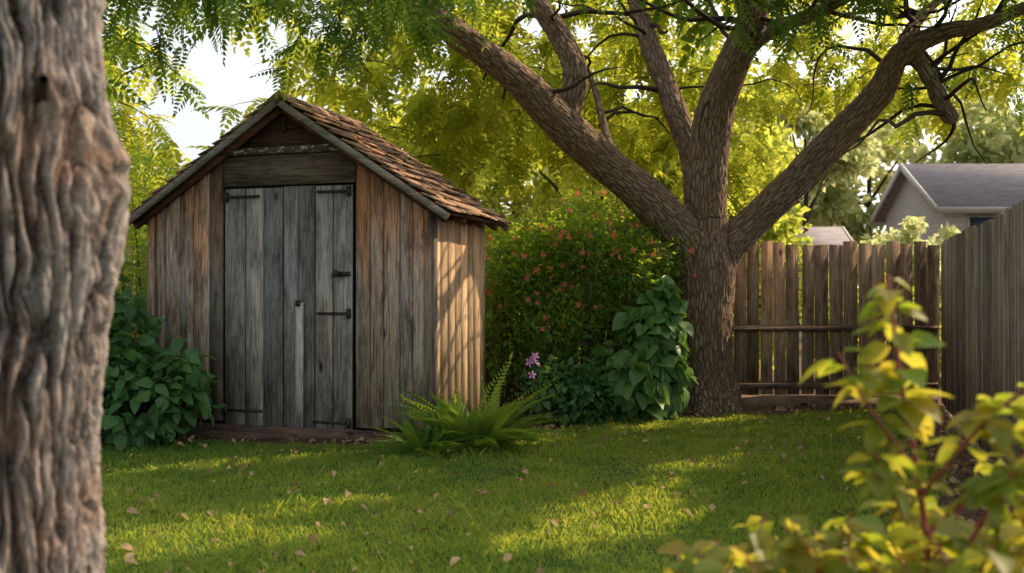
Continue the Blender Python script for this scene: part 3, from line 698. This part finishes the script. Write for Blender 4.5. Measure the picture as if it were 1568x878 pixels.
# ---------------------------------------------------------------- neighbour house
t=NT('siding'); z=t.sep(t.objc())[2]; w=t.math('FRACT',t.math('MULTIPLY',z,6.5)); M_sid=t.done(t.bsdf(t.mix(t.rng(w,0,.12),(.26,.25,.25),(.48,.46,.45)),.7,w,.4,.01))
t=NT('asphalt_shingle'); o_=t.objc(); n=t.noise(o_,7,4); n2=t.noise(t.scale(o_,(1,5,5)),2.5,3); M_rf=t.done(t.bsdf(t.mix(t.rng(n2,.35,.65),(.19,.165,.175),(.28,.25,.26)),.9,n,.4,.02))
M_trim=plain('white_trim',(.6,.57,.54),.6); M_glass=plain('window_glass',(.05,.07,.09),.1)
def house(name,loc,rot,Lx,Wy,he,hr,ov=.35,win=True):
    e=empty(name,loc,rot); V=np.array([[0,0,0],[Lx,0,0],[Lx,Wy,0],[0,Wy,0],[0,0,he],[Lx,0,he],[Lx,Wy,he],[0,Wy,he],[0,Wy/2,hr],[Lx,Wy/2,hr]],float)
    F=np.array([(0,1,5,4),(2,3,7,6),(3,0,4,7),(4,8,7,7),(1,2,6,5),(5,6,9,9)]); a=Acc(); a.add(V,F,.5); a.obj('walls',M_sid,e)
    a=Acc(); b=Acc(); sl=(hr-he)/(Wy/2)
    for s,y0 in ((1,Wy/2),(-1,Wy/2)):
        ax=unit(np.array([0,s*1.,-sl])); Ls=(Wy/2+ov)/abs(ax[1]); az=np.cross([1,0,0],ax); az=az if az[2]>0 else -az
        c=np.array([Lx/2,Wy/2,hr+.06])+ax*Ls/2; a.obox(c,[1,0,0],ax,az,(Lx/2+ov,Ls/2,.05))
        for xx in (-ov-.03,Lx+ov+.03):
            c2=np.array([xx,Wy/2,hr+.02])+ax*Ls/2; b.obox(c2,[1,0,0],ax,az,(.025,Ls/2,.1))
        c3=np.array([Lx/2,Wy/2,hr])+ax*(Ls+.03); b.obox(c3,[1,0,0],ax,az,(Lx/2+ov,.025,.09))
    a.obj('roof',M_rf,e); 
    if win:
        b.box(-.06,-.004,Wy/2-.45,Wy/2+.45,he-1.1,he-.2); b.box(.7,1.7,-.06,-.004,he-1.3,he-.35); b.box(3.2,4.4,-.06,-.004,he-1.3,he-.35)
        g=Acc(); g.box(-.075,-.061,Wy/2-.38,Wy/2+.38,he-1.03,he-.27); g.box(.77,1.63,-.075,-.061,he-1.23,he-.42); g.box(3.27,4.33,-.075,-.061,he-1.23,he-.42); g.obj('windows',M_glass,e)
    b.obj('trim',M_trim,e); return e
house('neighbor_house',(13.0,30,0),0,14,4.6,3.95,5.35)
house('neighbor_garage',(7.1,26,0),math.radians(-6),1.6,4,2.2,3.0,.3,False)

# ---------------------------------------------------------------- sky, sun, camera
w=bpy.data.worlds.new('World'); scene.world=w; w.use_nodes=True; nt_=w.node_tree; nt_.nodes.clear(); ND=nt_.nodes.new; LK=nt_.links.new
sky=ND('ShaderNodeTexSky'); sky.sky_type='NISHITA'; sky.sun_disc=False; sky.sun_elevation=SUN_EL; sky.sun_rotation=SUN_AZ; sky.dust_density=2.5; sky.air_density=1.0; sky.ozone_density=1
hs=ND('ShaderNodeHueSaturation'); hs.inputs['Saturation'].default_value=.5
# whitish haze added to the sky for fill light, brighter around the sun
tc=ND('ShaderNodeTexCoord'); nz_=ND('ShaderNodeTexNoise'); nz_.inputs['Scale'].default_value=2.2; nz_.inputs['Detail'].default_value=4
mr=ND('ShaderNodeMapRange'); mr.inputs[1].default_value=.3; mr.inputs[2].default_value=.7; mr.inputs[3].default_value=1.2; mr.inputs[4].default_value=2.1
dt=ND('ShaderNodeVectorMath'); dt.operation='DOT_PRODUCT'; dt.inputs[1].default_value=tuple(S)
mx=ND('ShaderNodeMath'); mx.operation='MAXIMUM'; mx.inputs[1].default_value=0.0
pw=ND('ShaderNodeMath'); pw.operation='POWER'; pw.inputs[1].default_value=1.1
ml=ND('ShaderNodeMath'); ml.operation='MULTIPLY_ADD'; ml.inputs[1].default_value=8.0
hz=ND('ShaderNodeVectorMath'); hz.operation='SCALE'; hz.inputs[0].default_value=(1.0,.95,.88)
ad=ND('ShaderNodeVectorMath'); ad.operation='ADD'
LK(tc.outputs['Generated'],nz_.inputs['Vector']); LK(nz_.outputs['Fac'],mr.inputs[0]); LK(tc.outputs['Generated'],dt.inputs[0]); LK(dt.outputs['Value'],mx.inputs[0]); LK(mx.outputs[0],pw.inputs[0]); LK(pw.outputs[0],ml.inputs[0]); LK(mr.outputs[0],ml.inputs[2]); LK(ml.outputs[0],hz.inputs['Scale'])
LK(sky.outputs[0],hs.inputs['Color']); LK(hs.outputs[0],ad.inputs[0]); LK(hz.outputs[0],ad.inputs[1])
bg=ND('ShaderNodeBackground'); bg.inputs[1].default_value=.15; ou=ND('ShaderNodeOutputWorld'); LK(ad.outputs[0],bg.inputs[0]); LK(bg.outputs[0],ou.inputs[0])
sl=bpy.data.lights.new('sun','SUN'); sl.energy=5; sl.angle=math.radians(.5); sl.color=(1,.76,.47)
so=bpy.data.objects.new('sun',sl); scene.collection.objects.link(so); so.rotation_euler=Vector(S).to_track_quat('Z','Y').to_euler(); so.location=(10,10,12)
cam=bpy.data.cameras.new('camera'); cam.lens=35; cam.sensor_width=36; cam.clip_end=3000; cam.dof.use_dof=True; cam.dof.focus_distance=8.1; cam.dof.aperture_fstop=2.1
co_=bpy.data.objects.new('camera',cam); scene.collection.objects.link(co_); co_.location=(0,0,1.25); co_.rotation_euler=(math.radians(90.38),0,0); scene.camera=co_
scene.view_settings.view_transform='Standard'; scene.view_settings.look='None'; scene.view_settings.exposure=0
